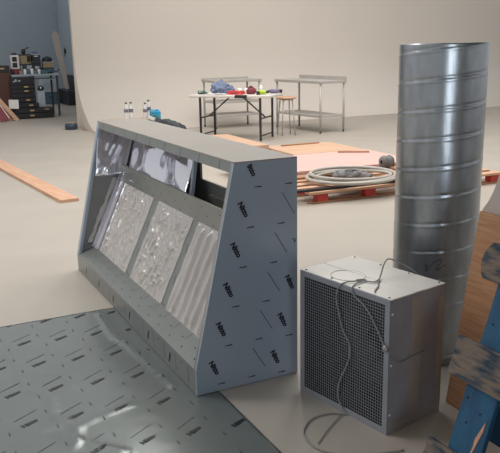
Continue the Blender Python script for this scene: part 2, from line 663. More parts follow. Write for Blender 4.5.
for (e0, e1, o0, o1) in ((0, RL, -0.012, 0.0),):
    v = [mb.bm.verts.new(rpt(y, e, o)) for y in (0.013, 2.10) for e in (e0, e1) for o in (o0, o1)]
    for q in ((0, 1, 3, 2), (4, 6, 7, 5), (0, 4, 5, 1), (2, 3, 7, 6), (0, 2, 6, 4), (1, 5, 7, 3)):
        mb.bm.faces.new([v[i] for i in q])
for k in range(26):
    y = 0.05 + k * 0.077
    e = 0.02 + 0.035 * (k % 3)
    v = [mb.bm.verts.new(rpt(y + a, e + b, 0.0006)) for a, b in ((0, 0), (0.012, 0.002), (0.012, 0.008), (0, 0.005))]
    mb.bm.faces.new(v).material_index = 1
mb.build('upper_rail', ['film_grey', 'ink'], hood)

# three baffle filters, each in crinkled clear plastic
for q, (y0, y1, style) in enumerate(((0.155, 0.695, 'pleat'), (0.795, 1.32, 'crumple'), (1.435, 2.005, 'crumple'))):
    mb = MB()
    fprism(mb, y0 + 0.02, y1 - 0.02, 0.0, FLEN - 0.005, -0.035, -0.012)
    for k in range(9):
        yy = y0 + 0.05 + k * (y1 - y0 - 0.1) / 8
        fprism(mb, yy - 0.012, yy + 0.012, 0.02, FLEN - 0.02, -0.012, -0.004)
    fo = mb.build('baffle_filter', 'baffle', hood)
    mb = MB()

    def wrap(a, b, y0=y0, y1=y1, style=style, q=q):
        e = b * (FLEN + 0.02) - 0.012
        edge = min(1.0, min(a, 1 - a) * 9, min(b, 1 - b) * 9 + 0.15)
        w = 0.012 * noise.noise(Vector((b * 6, q * 5.0, 2)))
        y = y0 - 0.012 + a * (y1 - y0 + 0.024) + (w if a in (0.0, 1.0) else w * 0.5)
        if style == 'pleat':
            s = 0.5 + 0.5 * math.sin(a * 2 * PI * 6.5 + 1.4 * noise.noise(Vector((b * 2, a * 3, 9))))
            off = 0.004 + edge * (0.020 * s ** 2 + 0.006 * noise.noise(Vector((a * 14, b * 5, q))))
        else:
            wob = 0.5 * noise.noise(Vector((a * 3, b * 3, q + 0.5)))
            n1 = abs(noise.noise(Vector((a * 7 + b * 2.5 + wob, b * 2.4 - a * 1.5, q * 4.7))))
            n2 = abs(noise.noise(Vector((a * 5 - b * 7, b * 4 + a * 9 + wob, q * 2.1 + 5))))
            n3 = abs(noise.noise(Vector((a * 20 + b * 6, b * 16 - a * 8, q * 1.1 + 8))))
            off = 0.003 + edge * (0.013 * (1 - n1) ** 10 + 0.009 * (1 - n2) ** 10 + 0.003 * (1 - n3) ** 6 + 0.003 * (1 - n1))
        return fpt(y, e, off)
    mb.grid(96, 80, wrap)
    wr = mb.build('plastic_wrap', 'plastic_wrap', fo, fix=False)
    wr['label'] = 'crinkled clear plastic wrapping'
    wr['label'] = 'crinkled clear plastic wrapping' if style == 'crumple' else 'clear plastic wrapping gathered into long pleats'

# ================================================================== FILMED STEEL SHEET ON THE FLOOR
ridges = [([(-0.66, 0.42), (-0.58, 0.30), (-0.60, 0.12), (-0.54, -0.02), (-0.58, -0.16)], 0.007, 0.016),
          ([(-0.10, 1.24), (-0.12, 1.05), (-0.13, 0.88), (-0.10, 0.70), (-0.08, 0.45), (-0.06, 0.15)], 0.010, 0.018),
          ([(-0.54, -0.02), (-0.40, 0.03), (-0.28, 0.06)], 0.004, 0.012),
          ([(-0.62, 0.60), (-0.50, 0.52), (-0.47, 0.36)], 0.003, 0.02),
          ([(-0.85, 0.2), (-0.72, 0.05), (-0.60, 0.03)], 0.003, 0.02),
          ([(-0.62, -0.05), (-0.52, -0.18), (-0.42, -0.30)], 0.008, 0.014),
          ([(-0.74, 0.95), (-0.66, 0.75), (-0.66, 0.5)], 0.003, 0.02)]
rseg = []
for pts, amp, wd in ridges:
    sp = spline([(p[0], p[1], 0) for p in pts], 6)
    rseg.append((sp, amp, wd))


def sheet_z(x, y):
    z = 0.0018 + 0.0010 * noise.noise(Vector((x * 4, y * 4, 1))) + 0.0006 * noise.noise(Vector((x * 11, y * 11, 4)))
    for sp, amp, wd in rseg:
        best = min((s.x - x) ** 2 + (s.y - y) ** 2 for s in sp)
        if best < (wd * 3) ** 2:
            z += amp * math.exp(-best / (wd * wd))
    fade = max(0.0, min(1.0, (-0.015 - x) / 0.03)) if y > -0.02 else 1.0
    return 0.0006 + max(0.0006, z) * fade


SX0, SX1, SY0, SY1 = -2.1, 0.106, -1.15, 1.30
mb = MB()
NX, NY = 110, 122
mb.grid(NX, NY, lambda a, b: (SX0 + a * (SX1 - SX0), SY0 + b * (SY1 - SY0), sheet_z(SX0 + a * (SX1 - SX0), SY0 + b * (SY1 - SY0))))
bmesh.ops.recalc_face_normals(mb.bm, faces=mb.bm.faces)
fn = lambda x, y: (x, y, sheet_z(x, y) + 0.0012)
ok = lambda x, y: SX0 + 0.01 < x < SX1 - 0.005 and SY0 + 0.01 < y < SY1 - 0.01 and (x < -0.012 or y < -0.015)
for i in range(-5, 4):
    for j in range(-5, 5):
        wx, wy = -0.387 + 0.187 * i + 0.018 * j, 0.968 - 0.024 * i - 0.305 * j
        print_word(mb, fn, wx, wy, 0.53, 1, 0.80, ok)
        print_line(mb, fn, wx - 0.003, wy + 0.078, 0.56, 0.12, 0.003, 2, ok)
        print_line(mb, fn, wx + 0.10, wy - 0.075, -1.55, 0.030, 0.0028, 1, ok, 2.0)
        print_line(mb, fn, wx + 0.10, wy - 0.226, -1.55, 0.030, 0.0028, 1, ok, 2.0)
sheet = mb.build('steel_sheet', ['film_sheet', 'ink', 'ink_grey'], None, fix=False)
place(sheet, (HD.x, HD.y, 0.0), HY)
sm = sheet.modifiers.new('thickness', 'SOLIDIFY')
sm.thickness = 0.0008
sm.offset = -1
tag(sheet, 'flat film-covered steel sheet with printed words lying on the floor before the hood', 'metal sheet')

# ================================================================== FAN BOX
BN = Vector((0.5273, 2.6012, 0))
BY = 0.6464
bw, bd, bh = 0.5149, 0.3169, 0.5643
fan = thing('fan_box', 'square galvanised extractor fan box with a wire mesh front, standing on the concrete', 'fan box', BN, BY)
fb = 0.026
mb = MB()
# shell: bottom, sides, back (open front at x = 0)
mb.bx(0.0, bd, 0.0, 0.004, 0.0, bh - 0.004)
mb.bx(0.0, bd, bw - 0.004, bw, 0.0, bh - 0.004)
mb.bx(bd - 0.004, bd, 0.004, bw - 0.004, 0.0, bh - 0.004)
mb.bx(0.0, bd, 0.004, bw - 0.004, 0.0, 0.004)
mb.build('casing', 'galv_dull', fan)
mb = MB()
mb.bx(-0.001, bd + 0.001, -0.001, bw + 0.001, bh - 0.004, bh)
mb.bx(0.135, 0.190, 0.0, bw, bh, bh + 0.0012)
for x in (0.012, bd - 0.012):
    for k in range(4):
        mb.lathe([(0.0045, bh), (0.0045, bh + 0.002), (0, bh + 0.003)], (x, 0.02 + k * (bw - 0.04) / 3, 0), 8, 1)
mb.tube([(0.09 + 0.07 * math.cos(t * 2 * PI / 24), 0.32 + 0.075 * math.sin(t * 2 * PI / 24), bh + 0.0008) for t in range(24)], 0.0009, 4, True, 2)
tp = mb.build('top_plate', ['box_top_reflect', 'dark', 'ink_grey'], fan)
tp['label'] = 'top plate with a reflection put into its pale colour and a pencilled ring'
mb = MB()
mb.bx(-0.006, 0.0, 0, bw, 0, fb)
mb.bx(-0.006, 0.0, 0, bw, bh - fb, bh - 0.001)
mb.bx(-0.006, 0.0, 0, fb, fb, bh - fb)
mb.bx(-0.006, 0.0, bw - fb, bw, fb, bh - fb)
mb.build('front_frame', 'galv_dull', fan, 0.0015)
mb = MB()
nyw, nzw = 36, 40
for k in range(nyw + 1):
    y = fb + (bw - 2 * fb) * k / nyw
    mb.box((-0.002, y, bh / 2), (0.0016, 0.0019, bh - 2 * fb))
for k in range(nzw + 1):
    z = fb + (bh - 2 * fb) * k / nzw
    mb.box((-0.0035, bw / 2, z), (0.0018, bw - 2 * fb, 0.0019))
w_ = mb.build('grille', 'wire', fan)
w_['label'] = 'square wire mesh grille'
mb = MB()  # dark liner put in as the shade inside the box
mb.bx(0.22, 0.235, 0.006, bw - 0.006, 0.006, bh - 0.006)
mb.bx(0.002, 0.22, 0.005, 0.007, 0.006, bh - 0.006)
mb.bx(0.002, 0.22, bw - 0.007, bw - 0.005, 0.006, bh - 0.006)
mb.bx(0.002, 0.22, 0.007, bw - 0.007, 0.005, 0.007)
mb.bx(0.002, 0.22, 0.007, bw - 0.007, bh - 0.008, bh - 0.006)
mb.build('inner_shade_liner', 'dark', fan)
mb = MB()
mb.lathe([(0.06, 0), (0.2, 0.0), (0.2, 0.035), (0.185, 0.045), (0.07, 0.02), (0.06, 0.0)], seg=32)
for k in range(7):
    an = 2 * PI * k / 7
    mb.box((0.11 * math.cos(an), 0.11 * math.sin(an), 0.02), (0.13, 0.05, 0.004), Matrix.Rotation(an, 3, 'Z') @ Matrix.Rotation(0.5, 3, 'X'))
im = mb.build('impeller', 'charcoal', fan)
im.rotation_euler = (0, -PI / 2, 0)
im.location = (0.215, bw / 2, bh / 2)
mb = MB()
mb.lathe([(0.045, 0.0), (0.045, 0.018), (0, 0.024)], seg=20)
mo = mb.build('motor', 'charcoal', fan)
mo.rotation_euler = (0, -PI / 2, 0)
mo.location = (0.165, bw / 2 - 0.02, bh / 2 - 0.05)
# foil tape and screws on the side
mb = MB()
mb.bx(0.118, 0.180, -0.0012, 0.0, 0.02, bh - 0.02)
mb.bx(0.0, bd, -0.0010, 0.0, 0.0, 0.045)
mb.bx(bd - 0.035, bd, -0.0012, 0, 0.05, bh - 0.05)
t_ = mb.build('sealing_tape', 'tape', fan)
for z in (0.08, 0.29, 0.5):
    mb = MB()
    mb.bx(0.004, 0.012, -0.003, 0, z, z + 0.008)
    mb.build('screw', 'white', fan)
# cable
mb = MB()
c0 = [(0.33, 0.12, 0.50), (0.325, 0.155, 0.565), (0.29, 0.19, 0.60), (0.235, 0.225, 0.63), (0.20, 0.222, 0.615), (0.165, 0.205, 0.585), (0.135, 0.189, 0.571), (0.100, 0.178, 0.570), (0.088, 0.190, 0.570), (0.075, 0.215, 0.570),
      (0.046, 0.237, 0.570), (0.012, 0.250, 0.570), (-0.010, 0.262, 0.560), (-0.012, 0.276, 0.535), (-0.012, 0.284, 0.499), (-0.012, 0.271, 0.449), (-0.011, 0.244, 0.370), (-0.011, 0.207, 0.323),
      (-0.011, 0.209, 0.25), (-0.011, 0.262, 0.130), (-0.011, 0.267, 0.063), (-0.014, 0.235, 0.022), (-0.018, 0.218, 0.006), (-0.059, 0.262, 0.005), (-0.139, 0.278, 0.005), (-0.215, 0.245, 0.005),
      (-0.263, 0.194, 0.005), (-0.287, 0.101, 0.005), (-0.250, 0.015, 0.005), (-0.16, -0.06, 0.005), (-0.04, -0.12, 0.005)]
mb.tube(spline(c0, 6), 0.0030, 7)
c1 = [(0.072, 0.134, 0.569), (0.03, 0.11, 0.568), (0.011, 0.094, 0.568)]
mb.tube(spline([(0.135, 0.185, 0.570), (0.10, 0.160, 0.569)] + c1, 6), 0.003, 6)
c2 = [(0.062, 0.245, 0.569), (0.090, 0.232, 0.569), (0.088, 0.216, 0.570), (0.060, 0.215, 0.571), (0.02, 0.208, 0.570), (-0.010, 0.198, 0.560), (-0.012, 0.182, 0.535), (-0.011, 0.132, 0.510), (-0.011, 0.099, 0.483), (-0.011, 0.050, 0.42),
      (-0.011, 0.012, 0.364), (-0.012, -0.006, 0.356), (0.006, -0.007, 0.335), (0.052, -0.006, 0.296), (0.122, -0.006, 0.301), (0.20, -0.006, 0.305)]
mb.tube(spline(c2, 6), 0.0030, 7)
c3 = [(-0.022, 0.218, 0.005), (-0.034, 0.225, 0.006), (-0.153, 0.174, 0.005), (-0.26, 0.119, 0.005)]
mb.tube(spline(c3, 6), 0.0022, 6)
cb = mb.build('power_cable', 'cable', fan)
cb['label'] = 'grey cable looped over the top and trailing on the floor'
mb = MB()
mb.blob((-0.014, 0.012, 0.366), (0.008, 0.012, 0.014), 0.3, 2, 3)
mb.build('cable_tie', 'tape', fan)

# ================================================================== SPIRAL DUCT
PR, PH, PITCH = 0.200, 1.50, 0.131
PC = Vector((0.90, 3.43, 0))
mb = MB()
seg, rows = 112, 220


def duct(a, b):
    th = a * 2 * PI
    z = b * PH
    t = ((z - PITCH * (a * 1.0) + 0.055) / PITCH) % 1.0
    d = min(t, 1 - t) * PITCH
    bump_ = 0.0018 * math.exp(-(d / 0.0035) ** 2) - 0.0022 * math.exp(-((t * PITCH - 0.011) / 0.004) ** 2)
    bump_ += 0.0012 * noise.noise(Vector((math.cos(th) * 2, math.sin(th) * 2, z * 3)))
    r = PR - 0.003 + bump_
    return (r * math.cos(th), r * math.sin(th), z)


mb.grid(seg, rows, duct)
bmesh.ops.remove_doubles(mb.bm, verts=mb.bm.verts, dist=1e-5)
for f in mb.bm.faces:
    f.smooth = True
duc = mb.build('spiral_duct', 'galv')
sm = duc.modifiers.new('thickness', 'SOLIDIFY')
sm.thickness = 0.002
place(duc, (PC.x, PC.y, 0), 0.3)
tag(duc, 'tall galvanised spiral duct pipe standing upright behind the fan box', 'duct pipe')
mb = MB()


def onduct(th, z):
    return ((PR + 0.0014) * math.cos(th), (PR + 0.0014) * math.sin(th), z)


thc = math.atan2(-PC.y, -PC.x) + 0.12
sc = spline([onduct(thc + t, z) for t, z in ((-0.36, 0.580), (-0.28, 0.585), (-0.30, 0.555), (-0.22, 0.575), (-0.12, 0.600), (0.02, 0.618), (0.05, 0.606), (-0.02, 0.585), (-0.06, 0.565), (0.0, 0.568), (0.10, 0.588), (0.14, 0.585))], 6)
sc = [p - Vector((0, 0, 0.085)) for p in sc]
mb.tube(sc, 0.0012, 5)
mk = mb.build('pen_scribble', 'ink', duc)
mk.matrix_parent_inverse = Matrix.Identity(4)
mk.rotation_euler = (0, 0, -0.3)
mk['label'] = 'black marker scribble'

# ================================================================== LEANING PANELS AND BLUE PALLET (right foreground)
AX = Vector((math.sin(YAW), -math.cos(YAW), 0))


def leaning(origin, lean):
    bvec = U * math.sin(lean) + Vector((0, 0, math.cos(lean)))
    return basis(origin, AX, bvec, AX.cross(bvec))


Bb = Vector((0.8282, 2.8670, 0.003))
mb = MB()
mb.bx(0, 0.85, 0, 0.835, -0.018, 0)
ob = mb.build('veneer_board', 'oak')
ob.matrix_world = leaning(Bb, 0.16)
tag(ob, 'orange-brown oak veneer board leaning on edge behind the blue pallet', 'board')
mb = MB()
cv = [(0.05, 0.0), (0.03, 0.78), (-0.016, 0.832), (-0.010, 0.842), (0.012, 0.878), (0.026, 0.912), (0.036, 0.95), (0.043, 1.003), (0.046, 1.10), (0.048, 1.4), (0.9, 1.4), (0.9, 0.0)]
mb.prism(cv, -0.02, 0.0, lambda p, q, d: (p, q, d))
ob = mb.build('curved_panel', 'grey_panel')
ob.matrix_world = leaning(Bb + U * 0.026, 0.16)
tag(ob, 'pale grey panel with a concave curved edge behind the oak veneer board', 'panel')
mb = MB()
mb.bx(0, 0.1, -3.0, 0.0, 0, 3.2)
struct(place(mb.build('wall_right', 'white_wall'), Bb + U * 0.30 - V * 0.55, YAW))

pallet = thing('blue_pallet', 'blue-painted wooden pallet with worn plank ends standing on edge at the right', 'pallet', matrix=leaning((0.583, 2.336, 0.006), 0.32))
PB = [(-0.002, 0.139), (0.379, 0.520), (0.738, 0.868)]
for q, (b0, b1) in enumerate(PB):
    mb = MB()
    nseg = 14

    def plk(a, t, b0=b0, b1=b1, q=q):
        return 0
    mb.bx(0.0, 1.1, b0, b1, -0.024, 0.0)
    bmesh.ops.subdivide_edges(mb.bm, edges=mb.bm.edges, cuts=7, use_grid_fill=True)
    for v in mb.bm.verts:
        k = noise.noise(v.co * 14 + Vector((q * 9, 0, 0)))
        v.co.x += 0.010 * k if v.co.x < 0.01 else 0
        v.co.y += 0.004 * noise.noise(v.co * 7 + Vector((3, q * 5, 0)))
        v.co.z += 0.0025 * noise.noise(v.co * 22)
        if v.co.x < 0.02 and q == 2:
            m_ = (b0 + b1) / 2
            v.co.x += 0.03 * (abs(v.co.y - m_) / 0.065) ** 2
    po = mb.build('deck_board', 'worn', pallet, 0.003)
    po['label'] = 'weathered grey-brown plank with traces of blue paint'
for a0, a1 in ((0.078, 0.222), (0.50, 0.64), (0.94, 1.08)):
    mb = MB()
    mb.bx(a0, a1, 0.0, 0.87, -0.047, -0.0255)
    bmesh.ops.subdivide_edges(mb.bm, edges=mb.bm.edges, cuts=6, use_grid_fill=True)
    for v in mb.bm.verts:
        v.co.x += 0.003 * noise.noise(v.co * 8)
    so = mb.build('stringer_board', 'bluewood', pallet, 0.003)
    if a0 < 0.1:
        mb = MB()
        ch = [(0.178, 0.150), (0.184, 0.19), (0.182, 0.215), (0.193, 0.25), (0.204, 0.285), (0.205, 0.25), (0.196, 0.21), (0.188, 0.17)]
        mb.prism(ch, -0.0252, -0.0225, lambda p, q, d: (p, q, d))
        co = mb.build('wood_chip', 'chip', so)
        co['label'] = 'splintered patch of bare pinkish wood'
        for x, y in ((0.10, 0.33), (0.125, 0.25), (0.11, 0.60), (0.17, 0.30)):
            mb = MB()
            mb.lathe([(0.004, 0), (0.004, 0.002), (0, 0.003)], (x, y, -0.0255), 8)
            mb.build('nail', 'black', so)
for a0, a1 in ((0.078, 0.222), (0.50, 0.64), (0.94, 1.08)):
    for b0, b1 in ((0.01, 0.13), (0.385, 0.515), (0.745, 0.86)):
        mb = MB()
        mb.bx(a0, a1, b0, b1, -0.127, -0.048)
        mb.build('block', 'bluewood', pallet, 0.003)
for b0, b1 in ((0.02, 0.12), (0.20, 0.33), (0.40, 0.50), (0.755, 0.855)):
    mb = MB()
    mb.bx(0.0 + 0.07, 1.1, b0, b1, -0.148, -0.1275)
    mb.build('base_board', 'bluewood', pallet, 0.003)

# ================================================================== MIDDLE: FLOOR PALLET, SHEETS, HOSE
QP = Vector((0.60, 6.93, 0))
QY = 0.415
lp = thing('timber_pallet', 'long low pine pallet with red-painted blocks lying on the floor behind the hood', 'pallet', QP, QY)
LPL, LPD = 2.35, 0.88
for y in (0.0, LPD / 2 - 0.05, LPD - 0.10):
    mb = MB()
    mb.bx(0, LPL, y, y + 0.10, 0.0, 0.02)
    mb.build('base_board', 'pine_dark', lp, 0.002)
    for x in (0.07, 0.62, 1.17, 1.72, 2.22):
        mb = MB()
        mb.bx(x, x + 0.12, y + 0.003, y + 0.097, 0.0205, 0.095)
        mb.build('block', 'red', lp, 0.003)
for k, y in enumerate((-0.01, 0.19, 0.39, 0.59, 0.78)):
    mb = MB()
    mb.bx(-0.02, LPL + 0.02, y, y + 0.11, 0.0955, 0.12)
    mb.build('deck_board', 'pine', lp, 0.002)


def room(x, y, z=0.0, o=QP, yaw=QY):
    return Vector((o.x + x * math.cos(yaw) - y * math.sin(yaw), o.y + x * math.sin(yaw) + y * math.cos(yaw), z))


def flat(name, m, x0, x1, y0, y1, z0, z1, label, cat, group=None, rot=0.0, bev=0.002):
    mb = MB()
    cx, cy = (x0 + x1) / 2, (y0 + y1) / 2
    mb.bx(x0 - cx, x1 - cx, y0 - cy, y1 - cy, 0, z1 - z0)
    o = mb.build(name, m, None, bev)
    place(o, room(cx, cy, z0), QY + rot)
    return tag(o, label, cat, group)


flat('black_bar', 'black', -0.25, 1.5, 0.035, 0.075, 0.1215, 0.146, 'long thin black bar lying along the near edge of the pine pallet', 'bar', rot=0.02)
flat('timber_plank', 'pine', -0.25, 0.95, 0.13, 0.21, 0.1215, 0.140, 'narrow pine plank lying beside the black bar under the hose', 'plank')
flat('timber_plank', 'pine_dark', 0.1, 2.1, 0.66, 0.80, 0.1215, 0.145, 'darker wide plank lying at the rear of the pine pallet', 'plank')

# sheets behind
flat('timber_bearer', 'pine_dark', 0.0, 1.95, 1.00, 1.08, 0, 0.09, 'squared timber bearer under the near edge of the pink boards', 'timber')
flat('timber_bearer', 'pine_dark', 0.0, 1.95, 1.65, 1.73, 0, 0.09, 'squared timber bearer under the far edge of the pink boards', 'timber')
z = 0.091
flat('sheet_board', 'pine_dark', -0.05, 2.0, 0.93, 2.06, z, z + 0.03, 'brown sheet board lying beneath the pale pink board', 'board')
flat('pink_board', 'pink', -0.1, 1.95, 0.93, 2.08, z + 0.031, z + 0.068, 'large pale pink sheet board lying flat on the stack behind the hose', 'board')
flat('timber_strip', 'pine_dark', 1.45, 1.85, 1.86, 1.93, z + 0.069, z + 0.085, 'short dark timber strip lying on the pink board', 'timber strip', rot=-0.5)
for k in range(3):
    flat('plywood_sheet', 'ply', 0.93, 1.90 + 0.03 * k, 2.12 + 0.02 * k, 3.12 - 0.03 * k, 0.001 + k * 0.05, 0.049 + k * 0.05,
         ['lowest plywood sheet of the tan stack in front of the steel bench', 'middle plywood sheet of the tan stack in front of the steel bench', 'topmost plywood sheet of the tan stack in front of the steel bench'][k], 'plywood sheet')
flat('timber_batten', 'pine_dark', 1.15, 1.75, 2.95, 3.0, 0.150, 0.166, 'thin brown batten lying along the back of the tan plywood stack', 'batten', rot=0.05)
for k in range(3):
    flat('plywood_sheet', 'ply', 0.25 + 0.02 * k, 0.90 + 0.01 * k - (0.0 if k else 0.02), 2.86 + 0.015 * k, 4.45 - 0.03 * k, 0.001 + k * 0.065, 0.064 + k * 0.065,
         ['lowest plywood sheet of the stack below the white folding table', 'middle plywood sheet of the stack below the white folding table', 'topmost plywood sheet of the stack below the white folding table'][k], 'plywood sheet')

# coiled hose
mb = MB()
pts = []
turns = 3.6
for k in range(int(turns * 40) + 1):
    an = k / 40 * 2 * PI
    tt = k / (turns * 40)
    rr = 0.47 - 0.10 * tt + 0.012 * math.sin(an * 1.7)
    zz = 0.0 + 0.075 * (0.5 + 0.5 * math.sin(an * 0.51 + 0.4)) * tt
    pts.append((rr * math.cos(an) * 1.08, rr * math.sin(an) * 0.92, zz))
mb.tube(pts, 0.017, 10)
ho = mb.build('coiled_hose', 'hose')
place(ho, room(0.64, 0.30, 0.17), QY)
tag(ho, 'pale grey hose coiled in wide loops on the pine pallet', 'hose')
mb = MB()
mb.blob((0, 0, 0.06), (0.17, 0.11, 0.055), 0.45, 2.4, 2, 3, 0, 0.0)
mb.blob((0.14, -0.02, 0.03), (0.12, 0.08, 0.045), 0.35, 2.4, 5, 3, 0, 0.0)
mb.tube(spline([(-0.10, 0.0, 0.07), (-0.05, -0.05, 0.115), (0.05, -0.06, 0.11), (0.10, -0.02, 0.07)], 6), 0.008, 6)
bg = mb.build('tool_bag', 'grey_fabric')
place(bg, room(0.66, 0.40, 0.1215), QY)
tag(bg, 'crumpled grey fabric bag lying inside the coiled hose', 'bag')
mb = MB()
mb.lathe([(0.02, -0.07), (0.055, -0.07), (0.065, -0.05), (0.065, 0.05), (0.055, 0.07), (0.02, 0.07)], seg=20)
mb.tube([(0.066 * math.cos(t * PI / 8), 0.066 * math.sin(t * PI / 8), -0.07 + t * 0.0045) for t in range(32)], 0.006, 5)
rl = mb.build('wire_roll', 'grey_fabric')
rl.matrix_world = Matrix.Translation(room(1.36, 0.73, 0.218)) @ Matrix.Rotation(QY, 4, 'Z') @ Matrix.Rotation(PI / 2, 4, 'Y')
tag(rl, 'small dark grey roll lying at the right of the hose beside the duct', 'roll')

# long plank on the floor, left
mb = MB()
mb.bx(0, 4.2, -0.19, 0, 0, 0.032)
pk = mb.build('floor_plank', 'pine', None, 0.002)
dv = Vector((-3.496 + 1.741, 10.193 - 7.304, 0)).normalized()
place(pk, (-1.741, 7.304, 0.0), math.atan2(dv.y, dv.x))
pk.scale = (1, -1, 1)
pk.scale = (1, 1, 1)
mbm = pk.data
for v in mbm.vertices:
    v.co.y = v.co.y + 0.19
    if v.co.x < 0.01:
        v.co.x -= 0.0
tag(pk, 'long bare pine plank lying alone on the floor at the left', 'plank')


# ================================================================== STEEL BENCHES, TABLE, STOOL
def bench(label, loc, yaw, L, D, H, upstand, shelves, splash_side):
    t = thing('steel_bench', label, 'workbench', loc, yaw, None)
    mb = MB()
    mb.bx(0, L, 0, D, H - 0.045, H)
    if upstand:
        mb.bx(0, L, D - 0.015, D, H, H + upstand)
    mb.build('bench_top', 'bench', t, 0.003)
    for x in (0.035, L - 0.035):
        for y in (0.035, D - 0.035):
            mb = MB()
            mb.tube([(x, y, 0.04), (x, y, H - 0.045)], 0.019, 12)
            lg = mb.build('leg', 'bench', t)
            mb = MB()
            mb.lathe([(0, 0), (0.016, 0), (0.02, 0.012), (0.012, 0.0395)], (x, y, 0), 12)
            mb.build('foot', 'charcoal', lg)
    for zs in shelves:
        mb = MB()
        mb.bx(0.02, L - 0.02, 0.02, D - 0.02, zs, zs + 0.035)
        mb.build('shelf', 'bench', t, 0.003)
    return t


# bench on the right: long side runs away from the camera, upstand along its right side
RB = Vector((1.249, 12.734, 0))
bench('stainless steel bench with a back upstand and low shelf standing right of the wooden stool', RB + Vector((-math.sin(0.55), math.cos(0.55), 0)) * 1.42, 0.55 - PI / 2, 1.42, 0.58, 0.90, 0.065, (0.27,), 1)
FBn = Vector((-0.62, 13.75, 0))
bench('narrow stainless steel bench with two shelves standing behind the white folding table', FBn, YAW, 1.0, 0.6, 0.90, 0.03, (0.22, 0.47), 1)

TB = Vector((-0.19, 12.36, 0))
TY = -0.36
tb = thing('folding_table', 'white-topped folding table with black legs covered in tools', 'table', TB, TY)
TLn, TW, TH = 1.42, 0.70, 0.74
mb = MB()
mb.bx(-TLn / 2, TLn / 2, -TW / 2, TW / 2, TH - 0.045, TH)
mb.build('tabletop', 'table_top', tb, 0.012)
for sx in (-1, 1):
    for sy in (-1, 1):
        mb = MB()
        mb.bar((sx * 0.53, sy * 0.30, 0), (sx * 0.53, sy * 0.30, TH - 0.046), 0.032)
        mb.build('leg', 'leg_dark', tb, 0.003)
    for zc, wc in ((0.36, 0.022), (0.08, 0.018)):
        mb = MB()
        mb.bar((sx * 0.53, -0.283, zc), (sx * 0.53, 0.283, zc), wc)
        mb.build('crossbar', 'leg_dark', tb)
    mb = MB()
    mb.bar((sx * 0.51, 0.0, 0.36), (sx * 0.12, 0.0, TH - 0.055), 0.02)
    mb.build('folding_brace', 'leg_dark', tb)


def ontable(o, x, y, label, cat, rz=0.0, z=TH, group=None):
    p = Vector((TB.x + x * math.cos(TY) - y * math.sin(TY), TB.y + x * math.sin(TY) + y * math.cos(TY), z))
    place(o, p, TY + rz)
    return tag(o, label, cat, group)


mb = MB()
mb.blob((0, 0, 0.07), (0.17, 0.13, 0.13), 0.5, 2.2, 4, 4, 0, 0.0)
mb.blob((0.12, 0.02, 0.05), (0.12, 0.12, 0.10), 0.5, 2.6, 8, 4, 0, 0.0)
ontable(mb.build('bundled_jacket', 'denim'), -0.30, 0.02, 'bundled blue-grey cloth jacket heaped on the folding table', 'jacket')
mb = MB()
mb.bx(-0.055, 0.055, -0.04, 0.04, 0, 0.045)
mb.bx(-0.03, 0.03, -0.042, -0.04, 0.012, 0.035, 1)
ontable(mb.build('green_box', ['green', 'white'], None, 0.004), -0.64, 0.02, 'small green carton at the left end of the folding table', 'box')
mb = MB()
mb.bx(-0.07, 0.07, -0.05, 0.05, 0, 0.028)
mb.bx(-0.05, 0.05, -0.03, 0.03, 0.028, 0.036, 1)
ontable(mb.build('dark_green_case', ['charcoal', 'green'], None, 0.004), -0.53, -0.17, 'flat dark case between the green carton and the jacket', 'case')
mb = MB()
mb.grid(14, 10, lambda a, b: ((a - 0.5) * 0.34, (b - 0.5) * 0.2, 0.006 + 0.02 * abs(noise.noise(Vector((a * 4, b * 4, 2))))))
pw = mb.build('paper_sheet', 'white')
pw.modifiers.new('thickness', 'SOLIDIFY').thickness = 0.002
ontable(pw, -0.28, -0.22, 'crumpled white paper lying in front of the jacket on the table', 'paper', 0.15)
mb = MB()
mb.bx(-0.13, 0.13, -0.08, 0.08, 0, 0.038)
mb.bx(-0.12, 0.12, -0.075, 0.075, 0.037, 0.058)
mb.tube([(-0.05, -0.078, 0.03), (-0.05, -0.105, 0.03), (0.05, -0.105, 0.03), (0.05, -0.078, 0.03)], 0.008, 6, mi=1)
ontable(mb.build('red_tool_case', ['redcase', 'maroon'], None, 0.008), 0.06, -0.16, 'bright red plastic case at the front of the folding table', 'case')
for k, (x, y, lab) in enumerate(((0.02, 0.10, 'white paper cup behind the left of the red case'), (0.13, 0.12, 'white paper cup behind the right of the red case'))):
    mb = MB()
    mb.lathe([(0, 0), (0.028, 0), (0.038, 0.085), (0.035, 0.085), (0.026, 0.006), (0, 0.006)], seg=16)
    ontable(mb.build('paper_cup', 'white'), x, y, lab, 'cup')
mb = MB()
mb.blob((0, 0, 0.05), (0.08, 0.07, 0.07), 0.35, 3, 11, 3, 0, 0.0)
mb.tube(spline([(-0.06, 0, 0.08), (0, -0.02, 0.13), (0.06, 0, 0.08)], 5), 0.01, 6)
ontable(mb.build('tool_pouch', 'maroon'), 0.29, -0.06, 'dark maroon pouch right of the red case on the table', 'pouch')
mb = MB()
mb.lathe([(0, 0), (0.03, 0), (0.03, 0.11), (0.012, 0.13), (0.012, 0.145), (0, 0.145)], seg=16)
ontable(mb.build('white_bottle', 'white'), 0.41, 0.08, 'white squat bottle between the maroon pouch and the lime drill', 'bottle')


